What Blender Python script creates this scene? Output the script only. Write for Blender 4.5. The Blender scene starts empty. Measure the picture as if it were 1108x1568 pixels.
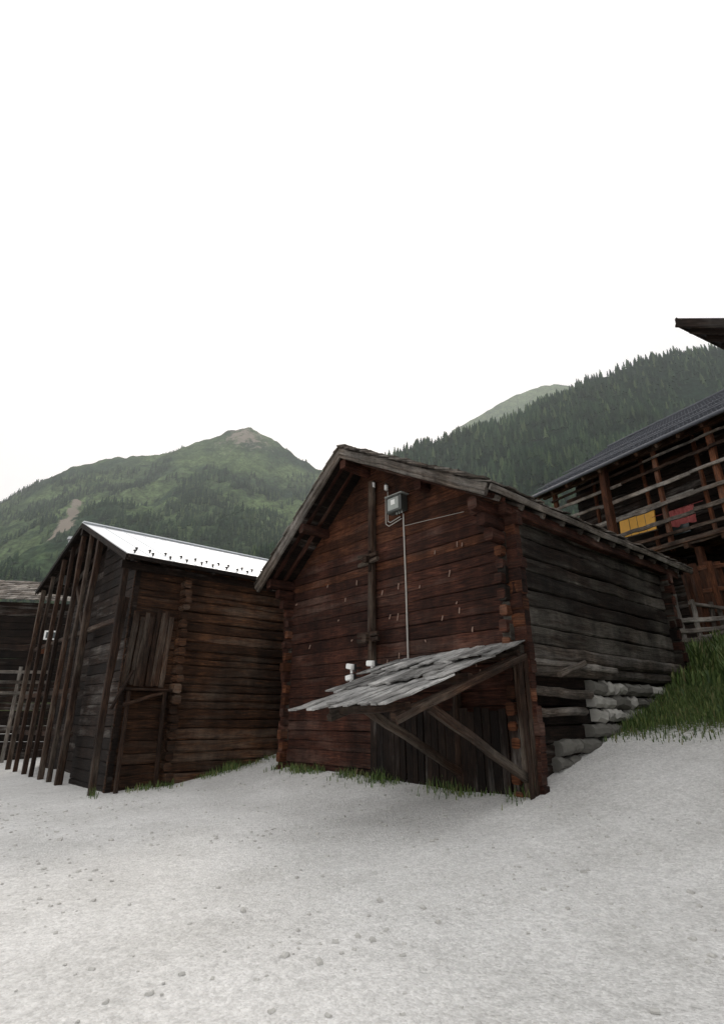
import bpy, math, random
import numpy as np
from mathutils import Vector, noise
random.seed(7); np.random.seed(7)
scene=bpy.context.scene
R=random.random
def U(a,b): return a+(b-a)*R()

# ---------------------------------------------------------------- materials
def newmat(name):
    m=bpy.data.materials.new(name); m.use_nodes=True
    nt=m.node_tree; n=nt.nodes; b=n['Principled BSDF']
    return m,nt,n,nt.links,b
def mixc(nt,fac,a,b,mode='MIX'):
    x=nt.nodes.new('ShaderNodeMix'); x.data_type='RGBA'; x.blend_type=mode
    for sock,v in ((x.inputs[0],fac),(x.inputs[6],a),(x.inputs[7],b)):
        if isinstance(v,(int,float)): sock.default_value=v
        elif isinstance(v,tuple): sock.default_value=(*v,1)
        else: nt.links.new(v,sock)
    return x.outputs[2]
def ramp(nt,src,stops):
    r=nt.nodes.new('ShaderNodeValToRGB'); e=r.color_ramp.elements
    while len(e)<len(stops): e.new(.5)
    for i,(p,c) in enumerate(stops):
        e[i].position=p; e[i].color=(c,c,c,1) if isinstance(c,(int,float)) else (*c,1)
    nt.links.new(src,r.inputs[0]); return r.outputs[0]
def noisen(nt,vec,scale,detail=6,rough=.6,dist=0):
    t=nt.nodes.new('ShaderNodeTexNoise'); t.inputs['Scale'].default_value=scale
    t.inputs['Detail'].default_value=detail; t.inputs['Roughness'].default_value=rough
    t.inputs['Distortion'].default_value=dist
    if vec is not None: nt.links.new(vec,t.inputs['Vector'])
    return t.outputs[0]
def mapn(nt,vec,sc):
    m=nt.nodes.new('ShaderNodeMapping'); m.inputs['Scale'].default_value=sc
    nt.links.new(vec,m.inputs['Vector']); return m.outputs[0]
def mathn(nt,op,a,b=0.0):
    m=nt.nodes.new('ShaderNodeMath'); m.operation=op
    for s,v in ((m.inputs[0],a),(m.inputs[1],b)):
        if isinstance(v,(int,float)): s.default_value=v
        else: nt.links.new(v,s)
    return m.outputs[0]
def attr(nt,name):
    a=nt.nodes.new('ShaderNodeAttribute'); a.attribute_name=name; return a.outputs['Fac']
def bump(nt,b,h,strength=.5,dist=.02):
    x=nt.nodes.new('ShaderNodeBump'); x.inputs['Strength'].default_value=strength
    x.inputs['Distance'].default_value=dist; nt.links.new(h,x.inputs['Height'])
    nt.links.new(x.outputs[0],b.inputs['Normal'])

def wood(name,dark,mid,light,grey=(.12,.11,.10),greyamt=.3,var=(.55,1.4),rough=.8):
    m,nt,n,l,b=newmat(name)
    uv=n.new('ShaderNodeUVMap').outputs[0]
    geo=n.new('ShaderNodeTexCoord').outputs['Object']
    g=noisen(nt,mapn(nt,uv,(.9,13,1)),2.6,5,.7)
    fine=noisen(nt,mapn(nt,uv,(2.0,70,1)),2.0,2,.6)
    streak=noisen(nt,mapn(nt,uv,(.35,2.6,1)),1.6,4,.65)
    patch=noisen(nt,geo,.55,2,.6)
    rnd=attr(nt,'rnd')
    base=ramp(nt,g,[(.32,dark),(.52,mid),(.72,light)])
    gf=mathn(nt,'ADD',mathn(nt,'MULTIPLY',streak,.75),mathn(nt,'MULTIPLY',patch,.45))
    gf=mathn(nt,'ADD',gf,mathn(nt,'MULTIPLY',rnd,.14))
    c0=.86-greyamt*.42
    gm=ramp(nt,gf,[(max(.0,c0-.09),0.0),(min(1,c0+.12),1.0)])
    gcol=mixc(nt,g,tuple(x*.45 for x in grey),tuple(x*1.6 for x in grey))
    base=mixc(nt,gm,base,gcol)
    vr=n.new('ShaderNodeMapRange'); l.new(rnd,vr.inputs[0]); vr.inputs[3].default_value=var[0]; vr.inputs[4].default_value=var[1]
    base=mixc(nt,1.0,base,vr.outputs[0],'MULTIPLY')
    st_=ramp(nt,noisen(nt,mapn(nt,geo,(1,1,.45)),1.3,5,.7),[(.33,.4),(.5,.95),(.68,1.7)])
    base=mixc(nt,1.0,base,st_,'MULTIPLY')
    crack=ramp(nt,fine,[(.36,.2),(.45,1.0)])
    base=mixc(nt,1.0,base,crack,'MULTIPLY')
    l.new(base,b.inputs['Base Color']); b.inputs['Roughness'].default_value=rough
    b.inputs['Specular IOR Level'].default_value=.2
    h=mathn(nt,'ADD',mathn(nt,'MULTIPLY',g,1.0),mathn(nt,'MULTIPLY',fine,.6))
    bump(nt,b,h,.9,.025)
    return m
W_front=wood('wood_red_brown',(.012,.0045,.0032),(.047,.0165,.0100),(.110,.041,.023),grey=(.075,.045,.035),greyamt=.22,var=(.6,1.35))
W_gable=wood('wood_gable_warm',(.017,.0062,.0038),(.070,.0255,.0125),(.150,.060,.028),grey=(.07,.04,.03),greyamt=.1,var=(.6,1.3))  # brighter, more orange version of the front wood, for the upper logs
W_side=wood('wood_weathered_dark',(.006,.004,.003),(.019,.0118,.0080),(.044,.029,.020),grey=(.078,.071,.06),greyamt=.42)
W_orange=wood('wood_warm_brown',(.024,.008,.004),(.095,.034,.015),(.19,.075,.035),grey=(.09,.055,.04),greyamt=.15)
W_left=wood('wood_barn_brown',(.012,.0055,.0034),(.055,.025,.0125),(.160,.070,.030),grey=(.09,.064,.047),greyamt=.30)
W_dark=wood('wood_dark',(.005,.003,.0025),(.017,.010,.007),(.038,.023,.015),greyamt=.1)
W_post=wood('wood_post_brown',(.012,.006,.004),(.042,.022,.0135),(.095,.055,.035),grey=(.085,.07,.056),greyamt=.3)
W_grey=wood('wood_silver_grey',(.12,.112,.105),(.31,.30,.285),(.52,.51,.49),grey=(.34,.335,.325),greyamt=.5,var=(.5,1.25))
W_greyb=wood('wood_grey_brown',(.038,.030,.023),(.125,.10,.08),(.26,.215,.18),grey=(.20,.184,.165),greyamt=.4)

def simple(name,col,rough=.6,metal=0,nscale=8,amt=.35,bm=.2):
    m,nt,n,l,b=newmat(name)
    o=n.new('ShaderNodeTexCoord').outputs['Object']
    f=noisen(nt,o,nscale,5,.65)
    c=mixc(nt,f,tuple(x*(1-amt) for x in col),tuple(min(1,x*(1+amt)) for x in col))
    l.new(c,b.inputs['Base Color']); b.inputs['Roughness'].default_value=rough
    b.inputs['Metallic'].default_value=metal
    bump(nt,b,f,bm,.01); return m
M_white=simple('white_plastic',(.78,.78,.76),.5,0,10,.1)
M_boxgrey=simple('box_grey_plastic',(.30,.32,.30),.5,0,10,.15)
M_boxside=simple('box_dark_plastic',(.05,.055,.05),.5)
M_cable=simple('cable_grey',(.36,.34,.31),.6)
M_blackm=simple('black_metal',(.02,.02,.02),.5)
M_roofmetal=simple('galvanised_sheet',(.74,.76,.78),.5,.1,2.5,.08,.05)
M_tile=simple('dark_roof_tile',(.065,.07,.085),.55,0,6,.5)
M_stone=simple('foundation_stone',(.13,.125,.11),.9,0,5,.6,.9)
M_lime=simple('whitewashed_block',(.36,.35,.32),.9,0,4,.5,.8)
M_orange=simple('orange_painted_panel',(.70,.36,.05),.6,0,3,.3)
M_pink=simple('red_cloth',(.30,.07,.065),.85,0,3,.3)
M_pipe=simple('steel_pipe',(.35,.36,.37),.35,.7)
M_glass=simple('dark_glass',(.03,.04,.04),.15)
M_sliver=simple('pale_wood_peg',(.26,.17,.13),.8,0,20,.4)
M_rock=simple('loose_stone',(.46,.45,.425),.9,0,5,.4,.6)

# ---------------------------------------------------------------- mesh builder
class MB:
    def __init__(s): s.v=[];s.f=[];s.uv=[];s.r=[];s.m=[]
    def face(s,idx,uvs,rnd,mat): s.f.append(idx); s.uv.extend(uvs); s.r.append(rnd); s.m.append(mat)
    def beam(s,p0,p1,w,h,up=(0,0,1),ch=.02,seg=3,jit=.006,mat=0,clamp=None,taper=1.0,rnd=None,bow=0):
        p0=Vector(p0);p1=Vector(p1);d=p1-p0;L=d.length
        if L<1e-5:return
        d.normalize(); side=d.cross(Vector(up))
        if side.length<1e-4: side=d.cross(Vector((1,0,0)))
        side.normalize(); u=side.cross(d)
        ch=min(ch,w*.35,h*.35)
        a,b=w/2,h/2
        cs=[(-a+ch,-b),(a-ch,-b),(a,-b+ch),(a,b-ch),(a-ch,b),(-a+ch,b),(-a,b-ch),(-a,-b+ch)]
        per=[0]
        for i in range(8):
            q=cs[(i+1)%8];per.append(per[-1]+math.hypot(q[0]-cs[i][0],q[1]-cs[i][1]))
        r=R() if rnd is None else rnd; ou,ov=R()*40,R()*40; base=len(s.v)
        for k in range(seg+1):
            t=k/seg; o=side*U(-jit,jit)+u*(U(-jit,jit)+bow*4*t*(1-t)); sc=1+(taper-1)*t
            for (x,y) in cs:
                p=p0+d*(L*t)+o+side*(x*sc+U(-jit,jit)*.35)+u*(y*sc+U(-jit,jit)*.35)
                if clamp: p=clamp(p)
                s.v.append(tuple(p))
        for k in range(seg):
            for i in range(8):
                j=(i+1)%8; A=base+k*8
                l0,l1=L*k/seg+ou,L*(k+1)/seg+ou
                s.face((A+i,A+j,A+8+j,A+8+i),[(l0,per[i]+ov),(l0,per[i+1]+ov),(l1,per[i+1]+ov),(l1,per[i]+ov)],r,mat)
        E=base+seg*8
        s.face(tuple(base+i for i in reversed(range(8))),[(cs[i][0]*.6+ou,cs[i][1]+ov) for i in reversed(range(8))],r,mat)
        s.face(tuple(E+i for i in range(8)),[(cs[i][0]*.6+ou,cs[i][1]+ov) for i in range(8)],r,mat)
    def cyl(s,p0,p1,r,n=10,mat=0,r1=None):
        p0=Vector(p0);p1=Vector(p1);d=(p1-p0).normalized();r1=r if r1 is None else r1
        side=d.orthogonal().normalized();u=d.cross(side);b=len(s.v);rn=R()
        for p,rr in((p0,r),(p1,r1)):
            for i in range(n):
                an=2*math.pi*i/n; s.v.append(tuple(p+side*math.cos(an)*rr+u*math.sin(an)*rr))
        for i in range(n):
            j=(i+1)%n; s.face((b+i,b+j,b+n+j,b+n+i),[(0,i/n),(0,(i+1)/n),(1,(i+1)/n),(1,i/n)],rn,mat)
        s.face(tuple(b+i for i in reversed(range(n))),[(0,0)]*n,rn,mat)
        s.face(tuple(b+n+i for i in range(n)),[(0,0)]*n,rn,mat)
    def obj(s,name,mats,parent=None,smooth=False):
        me=bpy.data.meshes.new(name); me.from_pydata(s.v,[],s.f)
        for m in mats: me.materials.append(m)
        uvl=me.uv_layers.new(name='UVMap'); uvl.data.foreach_set('uv',np.array(s.uv,dtype=np.float32).ravel())
        at=me.attributes.new('rnd','FLOAT','FACE'); at.data.foreach_set('value',np.array(s.r,dtype=np.float32))
        me.polygons.foreach_set('material_index',np.array(s.m,dtype=np.int32))
        me.update(); o=bpy.data.objects.new(name,me); scene.collection.objects.link(o)
        if parent: o.parent=parent
        return o
def empty(name,loc,rot):
    e=bpy.data.objects.new(name,None); e.location=loc; e.rotation_euler=(0,0,rot); scene.collection.objects.link(e); return e

# ---------------------------------------------------------------- terrain height
E1=(.751,.660);E2=(-.659,.752)
def st(x,y): return ((x-2.7)*E1[0]+(y-10)*E1[1],(x-2.7)*E2[0]+(y-10)*E2[1])
def gh(x,y):
    s,t=st(x,y)
    z=float(np.interp(s,[-8,-5,-2,0,2.3,5.4,7.26,10,14,40],[-1.7,-1.68,-1.5,-1.15,-.5,.42,1.08,2.05,2.7,6]))
    z+=.05*noise.noise(Vector((x*.6,y*.6,0)))*min(1,max(0,(s+6)/4))+.02*noise.noise(Vector((x*1.7,y*1.7,3)))
    return z

# ================================================================= MAIN BARN
A1=math.atan2(.660,.751)
barn=empty('log_barn',(2.7,10,0),A1)
RZ=6.226;TR=3.854;SL=.786;SR=.547
def under(t,off=.2): return RZ-off-(SR*(TR-t) if t<TR else SL*(t-TR))
def clampG(p):
    z=p.z
    tmin=TR-(RZ-.2-z)/SR; tmax=TR+(RZ-.2-z)/SL
    y=min(max(p.y,tmin),tmax)
    if tmin>tmax: z=RZ-.2; y=TR
    return Vector((p.x,y,z))
f=MB(); z=-1.5
while z<RZ-.3:
    h=U(.2,.31); zc=z+h/2
    zt=z+h
    if zt<3.6: a,b=-.27,7.09+.27
    else: a,b=-.3,7.4
    wx=U(-.015,.015)
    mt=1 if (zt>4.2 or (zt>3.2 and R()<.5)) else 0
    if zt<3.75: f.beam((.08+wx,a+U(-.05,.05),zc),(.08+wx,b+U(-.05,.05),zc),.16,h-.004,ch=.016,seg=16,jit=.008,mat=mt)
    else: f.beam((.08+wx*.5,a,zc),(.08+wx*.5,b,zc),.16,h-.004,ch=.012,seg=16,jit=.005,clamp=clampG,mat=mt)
    z+=h
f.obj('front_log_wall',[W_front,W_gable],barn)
ce=MB(); z=-1.35
while z<3.5:
    h=U(.25,.31)
    if R()<.93:
        for t0 in (.08,7.02):
            ce.beam((-U(.12,.24),t0,z+h/2),(.2,t0,z+h/2),.16,h-U(.05,.12),ch=.03,seg=2,jit=.012,mat=0 if R()<.5 else 1)
    z+=h
ce.obj('corner_log_ends',[W_front,W_orange],barn)
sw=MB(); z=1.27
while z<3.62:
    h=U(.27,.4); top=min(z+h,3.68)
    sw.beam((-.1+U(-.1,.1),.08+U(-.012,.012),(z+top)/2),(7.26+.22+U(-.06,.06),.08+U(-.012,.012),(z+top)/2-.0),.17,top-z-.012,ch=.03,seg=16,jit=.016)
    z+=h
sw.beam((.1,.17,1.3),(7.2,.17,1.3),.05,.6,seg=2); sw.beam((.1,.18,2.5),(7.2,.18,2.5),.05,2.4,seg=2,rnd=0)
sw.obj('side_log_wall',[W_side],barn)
ex=MB(); z=-.9
while z<3.5:
    h=U(.28,.33); ex.beam((.08,-.2-U(0,.08),z+h/2),(.08,.1,z+h/2),.17,h-.06,ch=.03,seg=2,jit=.012,mat=0 if R()<.5 else 1)
    z+=h
z=1.3
while z<3.5:
    h=U(.28,.33); ex.beam((7.2,-.2-U(0,.08),z+h/2),(7.2,.1,z+h/2),.18,h-.05,ch=.03,seg=2,jit=.012); z+=h
ex.obj('cross_log_ends',[W_front,W_orange],barn)
sill=MB()
sill.beam((-.1,-.02,1.12),(7.6,-.02,1.16),.3,.27,seg=14,jit=.022,ch=.06)
sill.beam((.0,.02,.83),(7.3,.02,.9),.26,.22,seg=14,jit=.02,ch=.06)
sill.beam((.1,-.1,.99),(3.4,-.12,.95),.1,.12,seg=8,jit=.02,ch=.03)
sill.beam((1.1,-.16,.75),(2.0,-.2,1.02),.1,.1,seg=4,jit=.015)
sill.beam((.0,-.04,.47),(2.3,-.06,.42),.2,.16,seg=6,jit=.02,ch=.05)
sill.beam((.1,-.02,.1),(2.0,-.04,.12),.2,.14,seg=6,jit=.02,ch=.05)
sill.obj('sill_beams',[W_greyb],barn)
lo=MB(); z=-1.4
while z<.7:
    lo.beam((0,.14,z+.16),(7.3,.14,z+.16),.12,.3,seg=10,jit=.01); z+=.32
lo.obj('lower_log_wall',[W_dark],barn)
fo=MB()
for row in range(8):
    x=2.3+U(-.2,.3) if row>3 else .9+U(0,.3); zz=-1.45+row*.27
    while x<7.4:
        w=U(.3,.7)
        if zz<.68: fo.beam((x,.03+U(-.04,.04),zz+.14),(x+w-.03,.03+U(-.04,.04),zz+.14),.3,U(.2,.26),ch=.07,seg=3,jit=.03,mat=1 if (2.2<x<5.2 and row>4 and R()<.8) else 0)
        x+=w
fo.obj('stone_foundation',[M_stone,M_lime],barn)
bk=MB()
for t0 in (7.02,):
    z=-1.5
    while z<3.4: bk.beam((0,t0,z+.16),(7.4,t0,z+.16),.15,.3,seg=4); z+=.32
z=-1.0
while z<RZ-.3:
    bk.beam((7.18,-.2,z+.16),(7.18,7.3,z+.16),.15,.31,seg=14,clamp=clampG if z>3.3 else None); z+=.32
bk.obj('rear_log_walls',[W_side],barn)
S0,S1=-.9,8.5
def slope_pt(s,t,off=0):
    if t<=TR: n=Vector((0,-SR,1)).normalized(); z=RZ-SR*(TR-t)
    else: n=Vector((0,SL,1)).normalized(); z=RZ-SL*(t-TR)
    return Vector((s,t,z))+n*off
nR=Vector((0,-SR,1)).normalized(); nL=Vector((0,SL,1)).normalized()
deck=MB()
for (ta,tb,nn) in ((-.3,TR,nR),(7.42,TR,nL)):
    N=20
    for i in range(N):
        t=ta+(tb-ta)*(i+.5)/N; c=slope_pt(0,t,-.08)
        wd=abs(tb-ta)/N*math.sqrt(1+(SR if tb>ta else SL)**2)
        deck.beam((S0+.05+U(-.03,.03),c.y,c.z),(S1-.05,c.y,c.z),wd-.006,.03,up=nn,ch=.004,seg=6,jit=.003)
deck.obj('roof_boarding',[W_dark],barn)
raf=MB()
for s in (-.62,-.28,7.8,8.2):
    for (ta,tb,nn) in ((-.3,TR,nR),(7.40,TR,nL)):
        a=slope_pt(s,ta,-.15);b=slope_pt(s,tb,-.15); raf.beam(a,b,.1,.1,up=nn,seg=6,jit=.008)
raf.obj('rafters',[W_front],barn)
sh=MB()
for (te,nn,sgn) in ((-.363,nR,1),(7.486,nL,-1)):
    sl=SR if sgn>0 else SL; k=math.sqrt(1+sl*sl); Lt=abs(TR-te)*k; rows=int(Lt/.3)
    for r in range(rows+1):
        s=S0-U(0,.06)
        d0=r*.3
        while s<S1:
            w=U(.12,.3); a0=max(-.07,d0+U(-.11,.05)); a1=min(d0+.62,Lt+.02)
            ta=te+sgn*a0/k; tb=te+sgn*a1/k
            pa=slope_pt(0,min(ta,TR) if sgn>0 else max(ta,TR),.06+U(0,.045));pb=slope_pt(0,min(tb,TR-.001) if sgn>0 else max(tb,TR+.001),-.02)
            sh.beam((s+w/2,pa.y,pa.z),(s+w/2+U(-.01,.01),pb.y,pb.z),w-.012,.026,up=nn,ch=.004,seg=1,jit=.005)
            s+=w
sh.obj('roof_shingles',[W_greyb],barn)
bg=MB()
for s,off in ((S0-.03,-.06),(S0+.02,-.13)):
    a=slope_pt(s,-.35,off);b=slope_pt(s,TR-.0,off);bg.beam(a,b,.05 if s<S0 else .09,.15,up=nR,seg=10,jit=.008)
    a=slope_pt(s,7.48,off);b=slope_pt(s,TR+.0,off);bg.beam(a,b,.05 if s<S0 else .09,.15,up=nL,seg=10,jit=.008)
a=slope_pt(S0,-.36,.03)
bg.beam((S0,-.38,a.z-.07),(S1,-.38,a.z-.07),.04,.12,seg=18,jit=.012,up=nR)
for s in np.arange(-.5,8.4,.75):
    c=slope_pt(s,-.36,-.15); d=slope_pt(s,.35,-.15); bg.beam(c,d,.09,.11,up=nR,seg=2,jit=.01)
for i in range(22):
    t=-.3+i*(TR+.2)/22; c=slope_pt(S0-.02,t,.085+U(0,.03)); d=slope_pt(S0-.02,min(TR,t+.34),.05)
    bg.beam(c,d,.24+U(-.05,.05),.035,up=nR,ch=.005,seg=1,jit=.01)
for i in range(26):
    t=7.45-i*(7.45-TR)/26; c=slope_pt(S0-.01,t,.06+U(0,.02)); d=slope_pt(S0-.01,max(TR,t-.25),.04)
    bg.beam(c,d,.16+U(-.05,.05),.03,up=nL,ch=.005,seg=1,jit=.008)
bg.beam((S0-.05,TR-.07,RZ+.05),(S1,TR-.07,RZ+.05),.2,.03,up=nR,seg=14,jit=.01)
bg.beam((S0-.05,TR+.07,RZ+.03),(S1,TR+.07,RZ+.03),.2,.03,up=nL,seg=14,jit=.01)
bg.obj('verge_and_eave_boards',[W_greyb],barn)
pu=MB()
for (t,zz,ln) in ((.08,3.72,.84),(.08,3.46,.62),(.08,3.2,.42),(.3,3.74,.5),(7.0,3.42,.8),(7.0,3.16,.5),(7.0,2.92,.34),(TR,5.86,.84),(1.9,under(1.9)-.12,.3),(5.5,under(5.5)-.12,.84)):
    pu.beam((-ln,t,zz),(.3,t,zz),.2,.24,seg=3,jit=.015,ch=.04)
pu.beam((-.2,-.12,3.72),(7.9,-.12,3.72),.18,.2,seg=10,jit=.01)
pu.obj('purlins_and_brackets',[W_front],barn)
cl=MB()
cl.beam((-.09,3.65,1.2),(-.09,3.62,5.5),.17,.15,up=(1,0,0),seg=8,jit=.012,ch=.03)
for zz in (3.5,1.7):
    for dz in(-.05,.07): cl.beam((-.2,3.3+U(-.05,.05),zz+dz),(-.2,3.98,zz+dz+U(-.05,.05)),.09,.1,seg=3,jit=.015)
    cl.beam((-.34,3.63,zz-.02),(-.05,3.63,zz-.02),.13,.16,seg=2,jit=.01)
    cl.beam((-.22,3.56,zz-.3),(-.2,3.6,zz+.2),.07,.07,up=(1,0,0),seg=2,jit=.01)
cl.obj('clamp_post',[W_post],barn)
pg=MB()
for i in range(30):
    t=U(.5,6.8);zz=U(.6,3.4)
    hh=U(.04,.15); pg.beam((-.012,t,zz),(-.03,t+U(-.03,.03),zz-hh),.02,.02,up=(1,0,0),seg=2,jit=.004,ch=.002)
pg.obj('wooden_pegs',[M_sliver],barn)
el=MB()
bx=empty('electrical_box',(0,0,0),0); bx.parent=barn
el.beam((-.14,2.48,4.62),(-.14,2.95,4.62),.2,.38,ch=.02,seg=1,jit=0,mat=1)
el.beam((-.245,2.56,4.63),(-.245,2.90,4.63),.012,.29,ch=.004,seg=1,jit=0,mat=0)
el.beam((-.258,2.66,4.66),(-.258,2.79,4.66),.01,.12,ch=.002,seg=1,jit=0,mat=2)
el.beam((-.14,2.44,4.84),(-.14,2.99,4.84),.26,.02,ch=.004,seg=1,jit=0,mat=0)
for t in (2.56,2.64,2.72): el.cyl((-.14,t,4.44),(-.14,t,4.38),.018,8,0)
el.obj('box_body',[M_boxgrey,M_boxside,M_white],bx)
cb=MB()
def cable(pts,r=.012):
    for a,b in zip(pts[:-1],pts[1:]): cb.cyl(a,b,r,6)
cable([(-.03,2.62,4.4),(-.03,2.62,4.1),(-.03,2.6,2.6),(-.03,2.6,1.1)],.02)
cable([(-.03,3.12,5.1),(-.03,3.13,4.35),(-.03,3.05,4.3),(-.03,2.72,4.36)])
cable([(-.03,3.2,5.0),(-.03,3.2,4.3),(-.03,3.1,4.22),(-.03,2.68,4.3)])
cable([(-.03,2.6,4.1),(-.03,1.9,4.05),(-.03,.9,3.97)],.006)
cb.obj('cables',[M_cable],bx)
lm=MB()
for (t,zz) in ((3.55,5.33),(3.1,5.12)):
    lm.cyl((-.1,t,zz),(-.1,t,zz+.12),.045,10,0); lm.cyl((-.1,t,zz+.12),(-.1,t,zz+.17),.03,8,1)
    lm.cyl((-.1,t,zz+.1),(0,t,zz+.1),.012,6,1)
lm.obj('insulators',[M_white,M_blackm],bx)
for k,(t,zz,up) in enumerate(((4.1,1.07,.1),(4.12,.86,-.08),(3.42,1.1,.05))):
    fl=MB()
    fl.beam((-.34,t-.1,zz),(-.34,t+.1,zz+up*.3),.09,.12,ch=.03,seg=1,jit=0,mat=0)
    fl.beam((-.39,t-.08,zz),(-.39,t+.08,zz+up*.3),.012,.1,ch=.002,seg=1,jit=0,mat=2)
    fl.beam((-.3,t,zz),(0,t,zz),.03,.03,ch=.004,seg=1,jit=0,mat=1)
    fl.beam((-.3,t-.14,zz-.02),(-.3,t-.11,zz-.02),.05,.17,ch=.004,seg=1,jit=0,mat=1)
    fl.cyl((-.3,t,zz-.13),(-.3,t,zz-.05),.03,8,0)
    o=fl.obj('floodlight' if k==0 else 'floodlight.%03d'%k,[M_white,M_blackm,M_white],None)
    o.location=(2.7,10,0); o.rotation_euler=(0,0,A1)
# lean-to roof bracketed off the front wall
lt=empty('lean_to_shed',(2.7,10,0),A1)
lb=MB()
for course,(oa,ob,lift) in enumerate(((0,1.15,.05),(.95,2.2,.025),(2.0,3.3,0))):
    t=-.22
    while True:
        frac=(oa+ob)/2/3.0
        tmax=3.35+(1.43-3.12)*min(1,frac)
        if t>tmax: break
        w=U(.1,.24)
        o0=oa-U(0,.04); o1=ob+U(-.12,.12)
        zl=U(0,.03)
        lb.beam((-o0,t+w/2,1.2-.32*o0+lift+zl-.04*t),(-o1,t+w/2+U(-.05,.05)-.02,1.2-.32*o1+lift+zl+U(0,.06)-.04*t),w-.008,.026,ch=.004,seg=6,jit=.012)
        t+=w*.97
lb.obj('roof_boards',[W_grey],lt)
ls=MB()
for (o_,t0,t1) in ((.15,-.15,3.2),(1.5,-.15,2.4),(2.9,-.15,1.5)):
    ls.beam((-o_,t0,1.08-.32*o_),(-o_,t1,1.08-.32*o_-.04*t1),.12,.12,seg=5,jit=.01)
for t in (-.08,1.3):
    ls.beam((-.05,t,1.0),(-3.1,t,1.0-.32*3.1),.11,.11,seg=5,jit=.012)
    ls.beam((-.05,t,-.95),(-2.4,t,.16),.12,.13,seg=5,jit=.014)
    ls.beam((-.1,t,-1.4),(-.1,t,1.05),.13,.13,up=(1,0,0),seg=7,jit=.016)
for i in range(2):
    o_=.05+i*.16
    ls.beam((-o_,-.2,-1.4),(-o_+U(-.03,.03),-.2,1.06-.32*o_),.13,.025,up=(0,1,0),seg=4,jit=.008)
ls.beam((.0,-.22,1.0),(-3.2,-.22,1.0-.32*3.2),.03,.1,seg=6,jit=.01)
ls.obj('brackets_and_rails',[W_post],lt)
lw=MB()
t=.1
while t<3.6:
    w=U(.14,.22); lw.beam((-.12,t,-1.6),(-.12,t,.1+U(0,.1)),w-.01,.03,up=(1,0,0),seg=3,jit=.004); t+=w
lw.obj('back_planks',[W_dark],lt)

# ================================================================= LEFT BARN
lbn=empty('metal_roof_barn',(-5.91,13.49,0),A1)
RT=4.8;RZ2=5.97;EZ=3.91;LZ=4.55;LT=9.7
sR2=(RZ2-EZ)/RT; sL2=(RZ2-LZ)/(LT-RT); LEN=11.5
def und2(t,off=.14): return (RZ2-sR2*(RT-t) if t<RT else RZ2-sL2*(t-RT))-off
n1=Vector((0,-sR2,1)).normalized(); n2=Vector((0,sL2,1)).normalized()
rf=MB(); s=0.0
while s<LEN:
    w=.62
    for (ta,tb,nn) in ((0,RT,n1),(LT,RT,n2)):
        za=und2(ta,0.02);zb=und2(tb,0.02)
        rf.beam((s+w/2,ta,za),(s+w/2,tb,zb),w-.004,.03,up=nn,ch=.002,seg=4,jit=.002)
        rf.beam((s,ta,za+.02),(s,tb,zb+.02),.02,.03,up=nn,ch=.005,seg=4,jit=.001)
    s+=w
rf.beam((-.02,RT,RZ2+.03),(LEN,RT,RZ2+.03),.24,.03,seg=6,jit=.003)
rf.obj('metal_roof',[M_roofmetal],lbn)
sg=MB()
for row,(t0) in enumerate((.25,.75)):
    s=.25+row*.2
    while s<LEN:
        z0=und2(t0,0); sg.cyl((s,t0,z0),(s+.01,t0-.02,z0+.06),.022,6); sg.cyl((s-.03,t0,z0+.06),(s+.03,t0,z0+.08),.022,6)
        s+=.4+U(-.08,.08)
sg.obj('snow_guards',[M_blackm],lbn)
fr=MB()
for (ta,tb,nn) in ((-.03,RT,n1),(LT+.03,RT,n2)):
    for s,hh in ((-.03,.16),(.04,.12)):
        fr.beam((s,ta,und2(ta,.09)),(s,tb,und2(tb,.09)),.04,hh,up=nn,seg=8,jit=.006)
for s in np.arange(.3,LEN,.7):
    fr.beam((s,.02,und2(0.02,.12)),(s,1.0,und2(1.0,.12)),.1,.12,up=n1,seg=2,jit=.008)
    fr.beam((s,1,und2(1,.12)),(s,RT,und2(RT,.12)),.1,.12,up=n1,seg=2,jit=.008)
    fr.beam((s,LT,und2(LT,.12)),(s,RT,und2(RT,.12)),.1,.12,up=n2,seg=2,jit=.008)
fr.beam((0,.0,EZ-.06),(LEN,.0,EZ-.06),.03,.12,seg=12,jit=.006)
for tt in np.arange(.1,LT,.22):
    zz=und2(tt,.075); fr.beam((.02,tt,zz),(LEN,tt,zz),.215,.02,up=n1 if tt<RT else n2,ch=.003,seg=3,jit=.001)
fr.beam((0,.4,3.72),(LEN,.4,3.72),.18,.2,seg=8,jit=.01)
fr.beam((0,RT,RZ2-.3),(LEN,RT,RZ2-.3),.2,.22,seg=8,jit=.01)
fr.obj('roof_timbers',[W_dark],lbn)
lwall=MB(); z=-1.75
while z<3.75:
    h=U(.17,.29)
    lwall.beam((1.7+U(-.02,.02),.42+U(-.02,.02),z+h/2),(LEN-.3,.42+U(-.02,.02),z+h/2),.18,h-.008,ch=.035,seg=14,jit=.014)
    lwall.beam((.42,.5,z+h/2),(1.8,.5,z+h/2),.1,h-.006,ch=.02,seg=3,jit=.01,rnd=R()*.4)
    z+=h
lwall.beam((.55,.58,1.0),(LEN-.3,.58,1.0),.06,5.5,seg=2,rnd=0)
lwall.obj('side_log_wall',[W_left],lbn)
lce=MB(); z=-1.7
while z<3.5:
    h=U(.18,.27); lce.beam((1.77+U(-.02,.02),.14+U(-.07,.07),z+h/2),(1.77,.6,z+h/2),.19,h-.03,ch=.04,seg=2,jit=.015); z+=h
lce.obj('cross_wall_log_ends',[W_left],lbn)
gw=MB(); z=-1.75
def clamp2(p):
    zz=min(p.z,und2(p.y,.16)); return Vector((p.x,p.y,zz))
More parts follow.
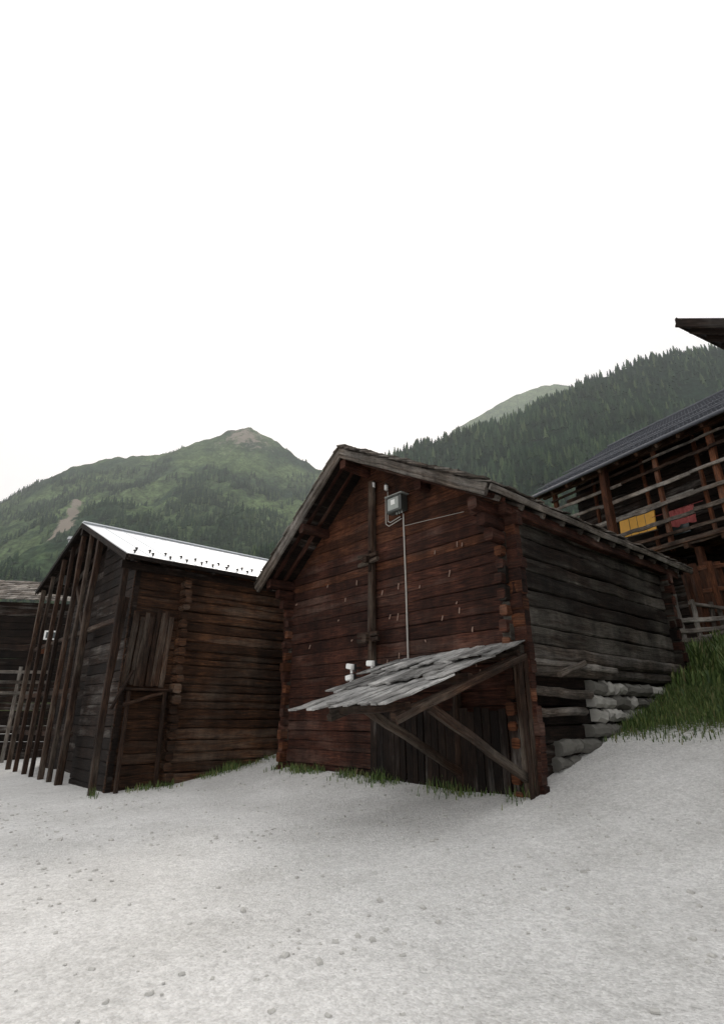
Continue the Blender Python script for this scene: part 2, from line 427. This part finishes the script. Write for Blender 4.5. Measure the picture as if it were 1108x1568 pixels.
while z<5.7:
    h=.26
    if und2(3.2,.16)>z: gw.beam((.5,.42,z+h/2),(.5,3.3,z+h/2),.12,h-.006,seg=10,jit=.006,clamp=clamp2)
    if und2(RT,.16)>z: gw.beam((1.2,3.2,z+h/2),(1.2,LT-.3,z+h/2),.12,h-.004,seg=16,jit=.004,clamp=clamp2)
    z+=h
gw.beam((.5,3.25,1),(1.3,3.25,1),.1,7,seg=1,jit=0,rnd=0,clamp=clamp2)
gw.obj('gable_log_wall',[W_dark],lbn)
pp=MB()
for t,w in ((.42,.14),(3.1,.17),(4.02,.12),(4.94,.14),(6.02,.12),(6.93,.14),(8.2,.12),(9.3,.15)):
    pp.beam((.14,t,-1.8),(.14,t,und2(t,.16)),w,w,up=(1,0,0),seg=7,jit=.015,ch=.02)
for zz in (-.4,.75,2.35): pp.beam((.22,3.0 if zz<2 else .4,zz),(.22,9.4,zz+U(-.05,.05)),.08,.14,seg=8,jit=.012)
pp.beam((.2,3.1,2.0),(.2,4.9,3.9),.1,.12,seg=4,jit=.01)
pp.beam((.1,.5,-.6),(.3,.5,2.9),.12,.12,up=(1,0,0),seg=5,jit=.012)
pp.obj('porch_posts',[W_post],lbn)
dr=MB(); s=.5
while s<1.5:
    w=U(.1,.2); dr.beam((s,.36+U(0,.02),.75+U(-.03,.03)),(s+.08,.36,2.55+U(-.15,.1)),w-.008,.03,up=(0,1,0),seg=5,jit=.008,rnd=.3+R()*.7); s+=w
dr.beam((.42,.3,.66),(1.75,.3,.66),.25,.06,seg=3,jit=.01); dr.beam((.5,.2,.3),(1.5,.28,.62),.08,.08,seg=3)
dr.beam((.2,.12,.2),(.62,.2,1.1),.07,.07,seg=3)
dr.beam((.6,.2,-1.7),(.6,.25,.62),.09,.09,up=(0,1,0),seg=3); dr.beam((1.5,.2,-1.7),(1.5,.25,.62),.09,.09,up=(0,1,0),seg=3)
dr.obj('plank_hatch_and_ledge',[W_post],lbn)
ch=MB(); ch.cyl((.5,8.2,4.6),(.5,8.2,6.3),.09,12); ch.cyl((.5,8.2,6.3),(.5,8.2,6.42),.16,12,0,.12); ch.cyl((.5,8.2,6.05),(.5,8.2,6.1),.13,12)
ch.obj('flue_pipe',[M_pipe],lbn)

# ================================================================= FAR LEFT SHED
shd=empty('shingled_shed',(-17,24,0),math.radians(12))
q=MB()
for i in range(9):
    x=-5
    while x<4.4:
        w=U(.2,.4); y0=-.6+i*.42
        q.beam((x,y0,4.8+(y0+.6)*.42+.04),(x,y0+.62,4.8+(y0+1.22)*.42-.0),w-.01,.03,ch=.004,seg=1,jit=.006); x+=w
q.obj('shingle_roof',[W_greyb],shd)
q=MB(); z=-1.8
while z<4.7: q.beam((-4.7,0,z+.15),(4.2,0,z+.15),.15,.29,seg=6,jit=.01); q.beam((4.1,0,z+.15),(4.1,5,z+.15),.15,.29,seg=4,jit=.01); z+=.3
q.obj('log_walls',[W_dark],shd)
q=MB()
q.beam((3.2,-.12,3.4),(3.75,-.12,3.4),.06,.4,seg=1,jit=0,mat=0); q.beam((3.28,-.16,3.4),(3.67,-.16,3.4),.02,.26,seg=1,jit=0,mat=2)
q.beam((3.05,-.14,2.8),(3.4,-.14,2.8),.05,.4,seg=1,jit=0,mat=1)
q.obj('window_and_shutter',[M_white,W_orange,M_glass],shd)
q=MB()
for zz in (.95,1.35,1.75): q.beam((-4.6,-1.5,zz),(4.2,-1.5,zz),.05,.12,seg=5,jit=.01)
for x in np.arange(-4.5,4.3,1.5): q.beam((x,-1.45,-1.7),(x,-1.45,1.95),.12,.12,up=(0,1,0),seg=3)
q.obj('balcony_rail',[W_greyb],shd)

# ================================================================= RIGHT HOUSE
A3=math.atan2(.466,.885)
hs=empty('balcony_house',(11.96,16,0),A3)
HS=.66;HR=6.0;HE=9.55;Q0,Q1=-7,8.8
nh=Vector((-HS,0,1)).normalized(); nb=Vector((HS,0,1)).normalized()
def hz(r,off=0): return (HE+HS*r if r<HR else HE+HS*(2*HR-r))-off
t_=MB(); k=math.sqrt(1+HS*HS); rows=int(HR*k/.33)
for r in range(rows+1):
    ra=r*.33/k; rb=min(HR,ra+.38/k)
    qq=Q0
    while qq<Q1:
        w=.3; t_.beam((ra-.02,qq+w/2,hz(ra)+.07+U(-.01,.01)),(rb,qq+w/2,hz(rb)+.02),w-.03,.045,up=nh,ch=.015,seg=1,jit=.006)
        qq+=w
for r in range(4):
    t_.beam((HR+r*1.5,(Q0+Q1)/2,hz(HR+r*1.5)),(HR+(r+1)*1.5,(Q0+Q1)/2,hz(HR+(r+1)*1.5)),Q1-Q0,.05,up=nb,seg=1,jit=0)
t_.beam((HR,Q0,hz(HR)+.08),(HR,Q1,hz(HR)+.08),.25,.1,seg=10,jit=.01)
for rr in (.35,.9,2.2): t_.beam((rr,Q0,hz(rr)+.22),(rr,Q1,hz(rr)+.22),.03,.05,seg=6,jit=.004)
for rr in (.35,.9,2.2):
    for qv in np.arange(Q0,Q1,.8): t_.beam((rr,qv,hz(rr)),(rr,qv,hz(rr)+.26),.03,.03,up=(1,0,0),seg=1,jit=0)
t_.obj('tiled_roof',[M_tile],hs)
g_=MB()
g_.cyl((-.1,Q0,HE-.04),(-.1,Q1+.05,HE-.04),.075,10)
g_.obj('gutter',[M_tile],hs)
d_=MB()
for i in range(28):
    r=.1+i*.21
    if r<HR: d_.beam((r,Q0,hz(r,.07)),(r,Q1-.02,hz(r,.07)),.245,.025,up=nh,ch=.003,seg=5,jit=.002)
for qv in np.arange(Q0+.2,Q1,.85):
    d_.beam((.02,qv,hz(.02,.17)),(HR,qv,hz(HR,.17)),.12,.15,up=nh,seg=5,jit=.008)
d_.beam((.0,Q1,hz(0,.06)),(HR,Q1,hz(HR,.06)),.04,.2,up=nh,seg=6,jit=.006)
d_.beam((2.1,Q0,9.6),(2.1,Q1-.2,9.6),.2,.24,seg=8,jit=.01)
d_.beam((.62,Q0,hz(.62,.34)),(.62,Q1-.1,hz(.62,.34)),.16,.2,seg=8,jit=.012)
d_.obj('roof_timbers',[W_left],hs)
w_=MB(); z=1.2
while z<10.4:
    h=U(.26,.32); w_.beam((2.3,Q0,z+h/2),(2.3,8.2,z+h/2),.16,h-.012,ch=.035,seg=12,jit=.008)
    w_.beam((2.2,8.0,z+h/2),(10,8.0,z+h/2),.16,h-.012,ch=.03,seg=6,jit=.008); z+=h
w_.obj('log_walls',[W_dark],hs)
b_=MB()
for r in np.arange(.5,2.2,.22): b_.beam((r,Q0,5.72),(r,8.1,5.72),.2,.05,seg=6,jit=.005)
for qv in np.arange(Q0+.3,8.2,1.3): b_.beam((.3,qv,5.56),(2.4,qv,5.56),.16,.2,seg=3,jit=.01)
b_.obj('balcony_floor',[W_left],hs)
s_=MB()
for zz,rr,hh in ((5.78,.48,.28),(6.15,.5,.13),(6.72,.5,.17),(7.35,.5,.14),(7.75,1.3,.1),(8.15,.52,.15),(8.75,.5,.14),(9.2,.5,.1)):
    qa=Q0
    while qa<8:
        qb=min(8.15,qa+U(3.2,5)); s_.beam((rr+U(-.02,.02),qa,zz+U(-.05,.05)),(rr+U(-.02,.02),qb,zz+U(-.07,.07)),.06,hh*U(.8,1.1),seg=9,jit=.018,ch=.012,mat=0 if R()<.75 else 1); qa=qb
s_.obj('balcony_slats',[W_greyb,W_post],hs)
p_=MB()
for qv,w in ((8.05,.18),(5.19,.28),(3.1,.16),(1.0,.2),(-1.2,.2),(-4,.2)):
    p_.beam((.66 if qv!=5.19 else .38,qv,5.6),(.66 if qv!=5.19 else .38,qv,hz(.5,.3)),w,w,up=(1,0,0),seg=6,jit=.015)
for qv in (6.6,4.2,2.0,-.3): p_.beam((1.6,qv,5.7),(1.6,qv+.1,hz(1.6,.2)),.13,.13,up=(1,0,0),seg=5,jit=.01)
for qv in (8.0,5.2,2.2,.6,-1.5,-4):
    x=11.96+.7*.885-.466*qv;y=16+.7*.466+.885*qv
    p_.beam((.7,qv,gh(x,y)-.3),(.7,qv,5.5),.22,.22,up=(1,0,0),seg=6,jit=.015)
p_.obj('balcony_posts',[W_orange],hs)
y_=MB()
y_.beam((1.3,3.95,7.15),(1.3,5.5,7.25),.05,.8,seg=1,jit=0,mat=0); y_.beam((1.24,3.9,7.56),(1.24,5.55,7.66),.06,.05,seg=1,jit=0,mat=3); y_.beam((1.24,3.9,6.74),(1.24,5.55,6.8),.06,.05,seg=1,jit=0,mat=3)
for qv in (4.35,4.7,5.05): y_.beam((1.27,qv,6.8),(1.27,qv,7.6),.015,.02,up=(1,0,0),seg=1,jit=0,mat=3)
y_.beam((2.15,3.2,6.95),(2.15,4.0,6.95),.06,.7,seg=1,jit=0,mat=2)
y_.obj('orange_panel',[M_orange,M_pink,M_glass,W_greyb],hs)
c_=MB(); cols=26; rws=6; b0=len(c_.v)
for j in range(rws+1):
    for i in range(cols+1):
        qv=2.35+1.15*i/cols; a=(j/rws)
        c_.v.append((1.2+.05*math.sin(i*.85)*(.3+a)+.02*math.sin(i*1.9+j),qv+.01*math.sin(j*1.3),7.24-.62*a-.03*math.sin(i*.5)*a))
for j in range(rws):
    for i in range(cols):
        A=b0+j*(cols+1)+i; c_.face((A,A+1,A+cols+2,A+cols+1),[(0,0),(1,0),(1,1),(0,1)],.5,0)
c_.cyl((1.2,2.0,7.25),(1.2,4,7.25),.01,6)
c_.obj('hanging_cloth',[M_pink],hs)

rk=MB(); gx,gy=9.3,16.2; gz=gh(gx,gy)
rack=[((0,0,-.2),(-.12,0,1.7),.14),((.45,0,-.2),(.38,0,1.55),.13),((.9,.1,-.2),(1.0,.1,1.5),.12),((1.35,.2,-.2),(1.25,.2,1.3),.14)]
for a,b,w in rack: rk.beam([gx+a[0],gy+a[1],gz+a[2]],[gx+b[0],gy+b[1],gz+b[2]],w,.08,up=(0,1,0),seg=5,jit=.02)
for zz in (.35,.6,.9): rk.beam((gx-.2,gy-.1,gz+zz),(gx+1.5,gy,gz+zz+.15),.06,.13,seg=5,jit=.02)
for i in range(5): rk.beam((gx-.1+.1*i,gy-.25,gz+.05+.1*i),(gx+1.4,gy-.2,gz+.3+.12*i),.05,.09,seg=5,jit=.02,bow=-.08)
rk.beam((gx+.3,gy,gz+1.45),(gx+1.5,gy+.1,gz+1.3),.1,.1,seg=4,jit=.02)
rk.obj('wooden_rack',[W_greyb])
pk=MB()
for i,(x,y) in enumerate(((10.15,16.4),(10.75,16.6),(11.2,16.9),(10.5,17.4))):
    z0=gh(x,y); pk.beam((x,y,z0-.2),(x-.12,y,z0+2.4),.2,.2,up=(0,1,0),seg=6,jit=.02)
for zz in (.9,1.6,2.3): pk.beam((10.0,16.45,gh(10,16.4)+zz),(11.9,16.9,gh(10,16.4)+zz+.3),.08,.14,seg=5,jit=.02)
pk.obj('timber_frame',[W_orange])

# ================================================================= NEAR NEIGHBOUR HOUSE (monopitch roof)
nbh=empty('neighbour_house',(4.19,6,0),math.atan2(.47,.88))
q=MB(); PS=.71; nn=Vector((0,-PS,1)).normalized(); kk=math.sqrt(1+PS*PS)
for i in range(20):
    y=-.09-i*.18/kk*1.0; q.beam((0,y,4.93+PS*y),(9,y,4.93+PS*y),.172,.035,up=nn,ch=.004,seg=5,jit=.003)
for x in np.arange(.25,9,.35): q.beam((x,0.0,4.87),(x,-2.9,4.87-PS*2.9),.08,.09,up=nn,seg=4,jit=.006)
q.beam((-.02,.02,4.92),(9,.02,4.92),.04,.14,seg=6,jit=.004); q.beam((-.02,.02,4.9),(-.02,-2.95,4.9-PS*2.95),.04,.12,up=nn,seg=6,jit=.004)
q.obj('roof_eave',[W_dark],nbh)
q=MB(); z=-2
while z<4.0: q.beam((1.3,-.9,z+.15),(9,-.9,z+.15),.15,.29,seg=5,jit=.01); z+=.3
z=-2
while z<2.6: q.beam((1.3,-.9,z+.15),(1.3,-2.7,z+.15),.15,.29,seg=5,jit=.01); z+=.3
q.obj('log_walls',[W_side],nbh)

# ================================================================= GROUND
def axis(lo,hi,fine_lo,fine_hi,step):
    a=list(np.arange(fine_lo,fine_hi,step)); g=step; x=fine_hi
    while x<hi: a.append(x); g*=1.25; x+=g
    a.append(hi); g=step; x=fine_lo-step
    while x>lo: a.insert(0,x); g*=1.25; x-=g
    a.insert(0,lo); return a
xs=axis(-3000,3000,-18,18,.3); ys=axis(-400,3200,0,24,.3)
vv=[(x,y,gh(x,y)) for y in ys for x in xs]; nx=len(xs)
ff=[(j*nx+i,j*nx+i+1,(j+1)*nx+i+1,(j+1)*nx+i) for j in range(len(ys)-1) for i in range(nx-1)]
me=bpy.data.meshes.new('ground'); me.from_pydata(vv,[],ff); me.polygons.foreach_set('use_smooth',[True]*len(ff))
def grassmask(x,y):
    s,t=st(x,y)
    return float(np.clip((s-2.7+1.1*noise.noise(Vector((x*.5,y*.5,9))))/1.6,0,1)) if t<1.0 else float(np.clip((s-1)/2,0,1))
at=me.attributes.new('grassy','FLOAT','POINT'); at.data.foreach_set('value',np.array([grassmask(v[0],v[1]) for v in vv],dtype=np.float32))
m,nt,n,l,b=newmat('gravel_and_grass')
oc=n.new('ShaderNodeTexCoord').outputs['Object']
v1=n.new('ShaderNodeTexVoronoi'); v1.inputs['Scale'].default_value=45; l.new(oc,v1.inputs['Vector'])
n1_=noisen(nt,oc,.8,4,.65); n2_=noisen(nt,oc,14,5,.7)
gcol=mixc(nt,ramp(nt,n1_,[(.35,0.0),(.65,1.0)]),(.56,.55,.53),(.78,.77,.755))
gcol=mixc(nt,.45,gcol,mixc(nt,v1.outputs['Color'],(.45,.44,.42),(.9,.89,.87)))
gcol=mixc(nt,1.0,gcol,ramp(nt,n2_,[(.3,.8),(.6,1.06)]),'MULTIPLY')
grc=mixc(nt,n2_,(.025,.045,.012),(.10,.13,.04)); grc=mixc(nt,ramp(nt,n1_,[(.45,0.0),(.7,.6)]),grc,(.10,.085,.045))
fac=mathn(nt,'ADD',attr(nt,'grassy'),mathn(nt,'MULTIPLY',mathn(nt,'SUBTRACT',n2_,.5),.9))
c=mixc(nt,ramp(nt,fac,[(.3,0.0),(.5,1.0)]),gcol,grc)
l.new(c,b.inputs['Base Color']); b.inputs['Roughness'].default_value=.95; b.inputs['Specular IOR Level'].default_value=.1
bump(nt,b,mathn(nt,'ADD',mathn(nt,'MULTIPLY',v1.outputs['Distance'],-.5),n2_),.8,.03)
me.materials.append(m); gob=bpy.data.objects.new('ground',me); scene.collection.objects.link(gob)

def blades(name,N,pick,hmin,hmax,mat,wid=.012):
    V=[];F=[];RN=[]
    for _ in range(N):
        p=pick()
        if p is None: continue
        x,y=p; z=gh(x,y)-.01; h=U(hmin,hmax)*(0.6+.8*max(0,noise.noise(Vector((x*1.3,y*1.3,5)))+.5)); a=U(0,6.28); ln=U(.1,.6)*h; w=wid*U(.6,1.4)
        dx,dy=math.cos(a),math.sin(a); px,py=-dy*w,dx*w; b0=len(V)
        V+= [(x-px,y-py,z),(x+px,y+py,z),(x+dx*ln*.35+px*.8,y+dy*ln*.35+py*.8,z+h*.6),(x+dx*ln*.35-px*.8,y+dy*ln*.35-py*.8,z+h*.6),(x+dx*ln,y+dy*ln,z+h)]
        F+=[(b0,b0+1,b0+2,b0+3),(b0+3,b0+2,b0+4)]; r=R(); RN+=[r,r]
    me=bpy.data.meshes.new(name); me.from_pydata(V,[],F); at=me.attributes.new('rnd','FLOAT','FACE'); at.data.foreach_set('value',np.array(RN,dtype=np.float32))
    me.materials.append(mat); o=bpy.data.objects.new(name,me); scene.collection.objects.link(o)
m,nt,n,l,b=newmat('grass_blade')
l.new(ramp(nt,attr(nt,'rnd'),[(0,(.03,.06,.012)),(.6,(.085,.14,.03)),(.9,(.15,.18,.05)),(1,(.2,.17,.08))]),b.inputs['Base Color']); b.inputs['Roughness'].default_value=.7
M_gr=m
def pickA():
    s=U(1.6,13);t=U(-9,.0)
    x=2.7+s*E1[0]+t*E2[0]; y=10+s*E1[1]+t*E2[1]
    if y<3 or x>15: return None
    if grassmask(x,y)<U(.0,.6): return None
    return x,y
blades('grass',46000,pickA,.05,.19,M_gr,.009)
def pickB():
    s=U(6.2,11);t=U(-3.5,.0); return 2.7+s*E1[0]+t*E2[0],10+s*E1[1]+t*E2[1]
blades('tall_weeds',5000,pickB,.2,.5,M_gr,.022)
def pickC():
    if R()<.5:
        s=-abs(random.gauss(0,.22))-.05; t=U(-.2,7.2)
        if noise.noise(Vector((t*1.1,1,1)))<U(-.3,.2): return None
        return 2.7+s*E1[0]+t*E2[0],10+s*E1[1]+t*E2[1]
    s=U(0,9); t=.3-abs(random.gauss(0,.25))
    if noise.noise(Vector((s*1.1,4,1)))<U(-.3,.2): return None
    return -5.91+s*E1[0]+t*E2[0],13.49+s*E1[1]+t*E2[1]
blades('wall_foot_weeds',4000,pickC,.05,.2,M_gr,.009)
lsn=MB()
for i in range(2600):
    x=U(-9,9);y=U(3.2,14); s_0,t_0=st(x,y)
    if s_0>-.1 : continue
    r=min(.05,.008+abs(random.gauss(0,.010)))
    if noise.noise(Vector((x*.7,y*.7,2)))<U(-.5,.3): continue
    z=gh(x,y)+r*.15; a=U(0,6.28)
    lsn.beam((x-r*math.cos(a),y-r*math.sin(a),z),(x+r*math.cos(a),y+r*math.sin(a),z),r*1.5,r*1.1,ch=r*.5,seg=2,jit=r*.3)
lsn.obj('loose_stones',[M_rock])

# ================================================================= MOUNTAINS
def fbm(x,y,sc,oc=5): return noise.fractal(Vector((x/sc,y/sc,2.3)),1.0,2.0,oc)
class Mount:
    def __init__(s,D,W,ridge,pw,amp,nsc,back=500,foot=-20):
        s.D,s.W,s.pw,s.amp,s.nsc,s.back,s.foot=D,W,pw,amp,nsc,back,foot
        s.rx=[a*D for a,_ in ridge]; s.rz=[b*D for _,b in ridge]
    def h(s,x,y):
        H=float(np.interp(x,s.rx,s.rz)); d=(s.D-y)/s.W
        if d>=0:
            d=min(1,d); f=(1-d)**s.pw
            spur=abs(noise.noise(Vector((x/s.nsc,y/s.nsc*.35,7.7))))*2
            z=H*f+ (fbm(x,y,s.nsc*.6)*s.amp - spur*s.amp*1.6)*min(1,d*5)*(1-d)**.3 + fbm(x,y,s.nsc*.08,3)*s.amp*.16
        else:
            z=H*(1-min(1,-d*s.W/s.back)*.6)+fbm(x,y,s.nsc*.08,3)*s.amp*.16
        return max(s.foot,z)
    def mesh(s,name,x0,x1,y0,nx,ny,mat,extra=None):
        X=np.linspace(x0,x1,nx);Y=np.concatenate([np.linspace(y0,s.D,ny),np.linspace(s.D,s.D+s.back,14)[1:]])
        V=[(x,y,s.h(x,y)) for y in Y for x in X]
        F=[(j*nx+i,j*nx+i+1,(j+1)*nx+i+1,(j+1)*nx+i) for j in range(len(Y)-1) for i in range(nx-1)]
        me=bpy.data.meshes.new(name); me.from_pydata(V,[],F); me.polygons.foreach_set('use_smooth',[True]*len(F))
        if extra:
            for k,fn in extra.items():
                a=me.attributes.new(k,'FLOAT','POINT'); a.data.foreach_set('value',np.array([fn(*v) for v in V],dtype=np.float32))
        me.materials.append(mat); o=bpy.data.objects.new(name,me); scene.collection.objects.link(o); return o
ML=Mount(1300,1000,[(-1.3,.30),(-.9,.34),(-.70,.385),(-.639,.428),(-.5635,.470),(-.4885,.489),(-.3975,.494),(-.3347,.521),(-.2708,.547),(-.2315,.556),(-.1904,.536),(-.1358,.494),(-.0958,.468),(-.031,.455),(.058,.40),(.3,.35),(.8,.3)],1.2,46,260)
MR=Mount(760,560,[(-.45,0),(-.3,.1),(-.2,.24),(-.1,.37),(-.018,.44),(.047,.482),(.1266,.512),(.2075,.54),(.304,.572),(.4038,.62),(.4784,.663),(.567,.70),(.6866,.735),(.7836,.745),(.917,.755),(1.4,.77),(2,.7)],1.1,24,170)
MF=Mount(1900,700,[(-.1,.30),(.1,.46),(.1805,.545),(.2503,.59),(.3216,.633),(.3927,.658),(.4335,.655),(.55,.62),(.8,.55),(1.4,.4)],1.0,50,300)
def terr_mat(name,forest,meadow,rock,fb,ft):
    m,nt,n,l,b=newmat(name); oc=n.new('ShaderNodeTexCoord').outputs['Object']
    a=noisen(nt,oc,.006,6,.62); f2=noisen(nt,oc,.05,5,.7); f3=noisen(nt,oc,.16,3,.6)
    c=mixc(nt,ramp(nt,a,[(fb,0.0),(ft,1.0)]),forest,meadow)
    c=mixc(nt,1.0,c,ramp(nt,f2,[(.3,.5),(.7,1.4)]),'MULTIPLY')
    c=mixc(nt,1.0,c,ramp(nt,f3,[(.35,.5),(.6,1.25)]),'MULTIPLY')
    rk=mathn(nt,'ADD',attr(nt,'rock'),mathn(nt,'MULTIPLY',mathn(nt,'SUBTRACT',f2,.5),1.6))
    c=mixc(nt,ramp(nt,rk,[(.5,0.0),(.72,1.0)]),c,rock)
    l.new(c,b.inputs['Base Color']); b.inputs['Roughness'].default_value=1; b.inputs['Specular IOR Level'].default_value=0
    bump(nt,b,f2,.7,7); return m
TL=terr_mat('alpine_slope',(.026,.048,.028),(.105,.15,.066),(.25,.215,.18),.40,.57)
TR_=terr_mat('forest_floor',(.016,.030,.019),(.035,.055,.028),(.2,.19,.16),.5,.8)
TF=terr_mat('high_meadow',(.08,.12,.06),(.14,.18,.09),(.25,.24,.2),.3,.5)
def seg(x,y,a,b):
    ax,ay=a;bx,by=b;dx,dy=bx-ax,by-ay;t=max(0,min(1,((x-ax)*dx+(y-ay)*dy)/(dx*dx+dy*dy)));return math.hypot(x-ax-t*dx,y-ay-t*dy),t
def rockL(x,y,z):
    d,t=seg(x,y,(-556,1010),(-425,745)); d+=9*noise.noise(Vector((x/18,y/18,0))); v=max(0,1-d/(15+9*t))*1.15
    pk=max(0,1-math.hypot((x+300)/150,(y-1270)/110))*.8
    return max(v,pk)
ML.mesh('mountain',-1700,900,300,330,150,TL,{'rock':rockL})
MR.mesh('forested_hillside',-350,1300,200,260,100,TR_,{'rock':lambda x,y,z:0})
MF.mesh('mountain.001',-200,2200,1250,140,50,TF,{'rock':lambda x,y,z:.1})

def conifer(tiers,pts,seed):
    rs=random.Random(seed); V=[];F=[]
    for k in range(tiers):
        f=k/tiers; z0=.10+.74*f; r=.17*(1-f)**.85+.02; zt=min(1,z0+.30*(1-f*.35)); c=len(V); V.append((0,0,zt))
        ph=rs.random()*6
        for i in range(pts*2):
            a=ph+math.pi*i/pts; rr=r*(rs.uniform(.85,1.2) if i%2==0 else rs.uniform(.4,.6)); V.append((rr*math.cos(a),rr*math.sin(a),z0+(-.03 if i%2==0 else .05)+rs.uniform(-.015,.015)))
        for i in range(pts*2): F.append((c,c+1+i,c+1+(i+1)%(pts*2)))
    b=len(V)
    for i in range(3): V.append((.02*math.cos(i*2.1),.02*math.sin(i*2.1),-.05))
    V.append((0,0,.5)); F+=[(b,b+1,b+3),(b+1,b+2,b+3),(b+2,b,b+3)]
    return np.array(V,dtype=np.float32),np.array(F,dtype=np.int32)
def forest(name,pts,mat,tiers,npt):
    temps=[conifer(tiers,npt,i) for i in range(4)]
    AV=[];AF=[];AR=[];off=0
    for i,(x,y,z,h) in enumerate(pts):
        V,F=temps[i%4]; a=U(0,6.28); c,s=math.cos(a),math.sin(a); w=h*U(.8,1.25)
        P=np.empty_like(V); P[:,0]=x+(V[:,0]*c-V[:,1]*s)*w; P[:,1]=y+(V[:,0]*s+V[:,1]*c)*w; P[:,2]=z+V[:,2]*h
        AV.append(P);AF.append(F+off);AR.append(np.full(len(F),R(),dtype=np.float32)); off+=len(V)
    V=np.concatenate(AV);F=np.concatenate(AF);Rn=np.concatenate(AR)
    me=bpy.data.meshes.new(name); me.vertices.add(len(V)); me.vertices.foreach_set('co',V.ravel())
    me.loops.add(len(F)*3); me.loops.foreach_set('vertex_index',F.ravel())
    me.polygons.add(len(F)); me.polygons.foreach_set('loop_start',np.arange(0,len(F)*3,3,dtype=np.int32))
    me.update(calc_edges=True)
    at=me.attributes.new('rnd','FLOAT','FACE'); at.data.foreach_set('value',Rn)
    me.materials.append(mat); o=bpy.data.objects.new(name,me); scene.collection.objects.link(o)
m,nt,n,l,b=newmat('conifer_foliage')
oc=n.new('ShaderNodeTexCoord').outputs['Object']
c=ramp(nt,attr(nt,'rnd'),[(0,(.014,.028,.018)),(.6,(.032,.058,.032)),(.88,(.055,.088,.042)),(1,(.09,.125,.058))])
c=mixc(nt,1.0,c,ramp(nt,noisen(nt,oc,.012,3,.6),[(.3,.6),(.7,1.4)]),'MULTIPLY')
l.new(c,b.inputs['Base Color']); b.inputs['Roughness'].default_value=1; b.inputs['Specular IOR Level'].default_value=0
M_con=m
pts=[]
while len(pts)<10500:
    y=U(240,775); x=U(-200,.95*y+60)
    if x>880 or x< -.25*y: continue
    if noise.noise(Vector((x/60,y/60,1)))<-.45: continue
    pts.append((x,y,MR.h(x,y)-.5,U(9,24)))
for i in range(420):
    x=U(-20,700); y=760+U(-8,8); pts.append((x,y,MR.h(x,y)-.5,U(7,24)))
forest('conifer_forest',pts,M_con,5,5)
pts=[]
while len(pts)<9500:
    y=U(420,1305); x=U(-.78*y,.12*y)
    d=noise.noise(Vector((x/110,y/110,4)))+.5*noise.noise(Vector((x/35,y/35,4)))
    z=ML.h(x,y)
    if d< -.08+max(0,(z-500)/280): continue
    if rockL(x,y,z)>.25: continue
    pts.append((x,y,z-.5,U(8,20)*(1 if z<560 else .55)))
forest('conifer_forest.001',pts,M_con,4,4)

# valley haze (real scattering volume between the village and the peaks)
me=bpy.data.meshes.new('haze'); X0,X1,Y0,Y1,Z0,Z1=-2900,2900,150,3100,-60,1400
me.from_pydata([(x,y,z) for z in(Z0,Z1) for y in(Y0,Y1) for x in(X0,X1)],[],[(0,2,3,1),(4,5,7,6),(0,1,5,4),(2,6,7,3),(0,4,6,2),(1,3,7,5)])
m=bpy.data.materials.new('haze'); m.use_nodes=True; nt=m.node_tree; nt.nodes.clear()
o=nt.nodes.new('ShaderNodeOutputMaterial'); v=nt.nodes.new('ShaderNodeVolumeScatter'); v.inputs['Density'].default_value=.00019; v.inputs['Anisotropy'].default_value=.4; v.inputs['Color'].default_value=(.88,.97,1,1)
nt.links.new(v.outputs[0],o.inputs['Volume']); me.materials.append(m)
hz_o=bpy.data.objects.new('haze',me); scene.collection.objects.link(hz_o)

# ================================================================= LIGHT
el_=math.radians(40); az=math.radians(-8)
w=bpy.data.worlds.new('World'); scene.world=w; w.use_nodes=True; nt=w.node_tree; bgn=nt.nodes['Background']
sky=nt.nodes.new('ShaderNodeTexSky'); sky.sky_type='NISHITA'; sky.sun_disc=False; sky.sun_elevation=el_; sky.sun_rotation=az%(2*math.pi); sky.air_density=1; sky.dust_density=3
tc=nt.nodes.new('ShaderNodeTexCoord').outputs['Generated']
cf=ramp(nt,noisen(nt,tc,2.2,5,.55),[(.3,.9),(.7,.99)])
nt.links.new(mixc(nt,cf,sky.outputs[0],(9.8,9.75,9.7)),bgn.inputs['Color']); bgn.inputs['Strength'].default_value=.12
S=Vector((math.sin(az)*math.cos(el_),math.cos(az)*math.cos(el_),math.sin(el_)))
ld=bpy.data.lights.new('sun','SUN'); ld.energy=1.3; ld.angle=math.radians(12); ld.color=(1,.94,.85)
lo_=bpy.data.objects.new('sun',ld); lo_.rotation_euler=S.to_track_quat('Z','Y').to_euler(); lo_.location=(0,0,50); scene.collection.objects.link(lo_)

# ================================================================= CAMERA
cd=bpy.data.cameras.new('camera'); cd.sensor_fit='HORIZONTAL'; cd.sensor_width=36; cd.lens=36*850/1108; cd.clip_end=8000; cd.clip_start=.1
co=bpy.data.objects.new('camera',cd); co.location=(0,0,0); co.rotation_euler=(math.radians(90+20.4),0,0); scene.collection.objects.link(co); scene.camera=co
scene.view_settings.view_transform='Standard'; scene.view_settings.look='None'; scene.view_settings.exposure=0
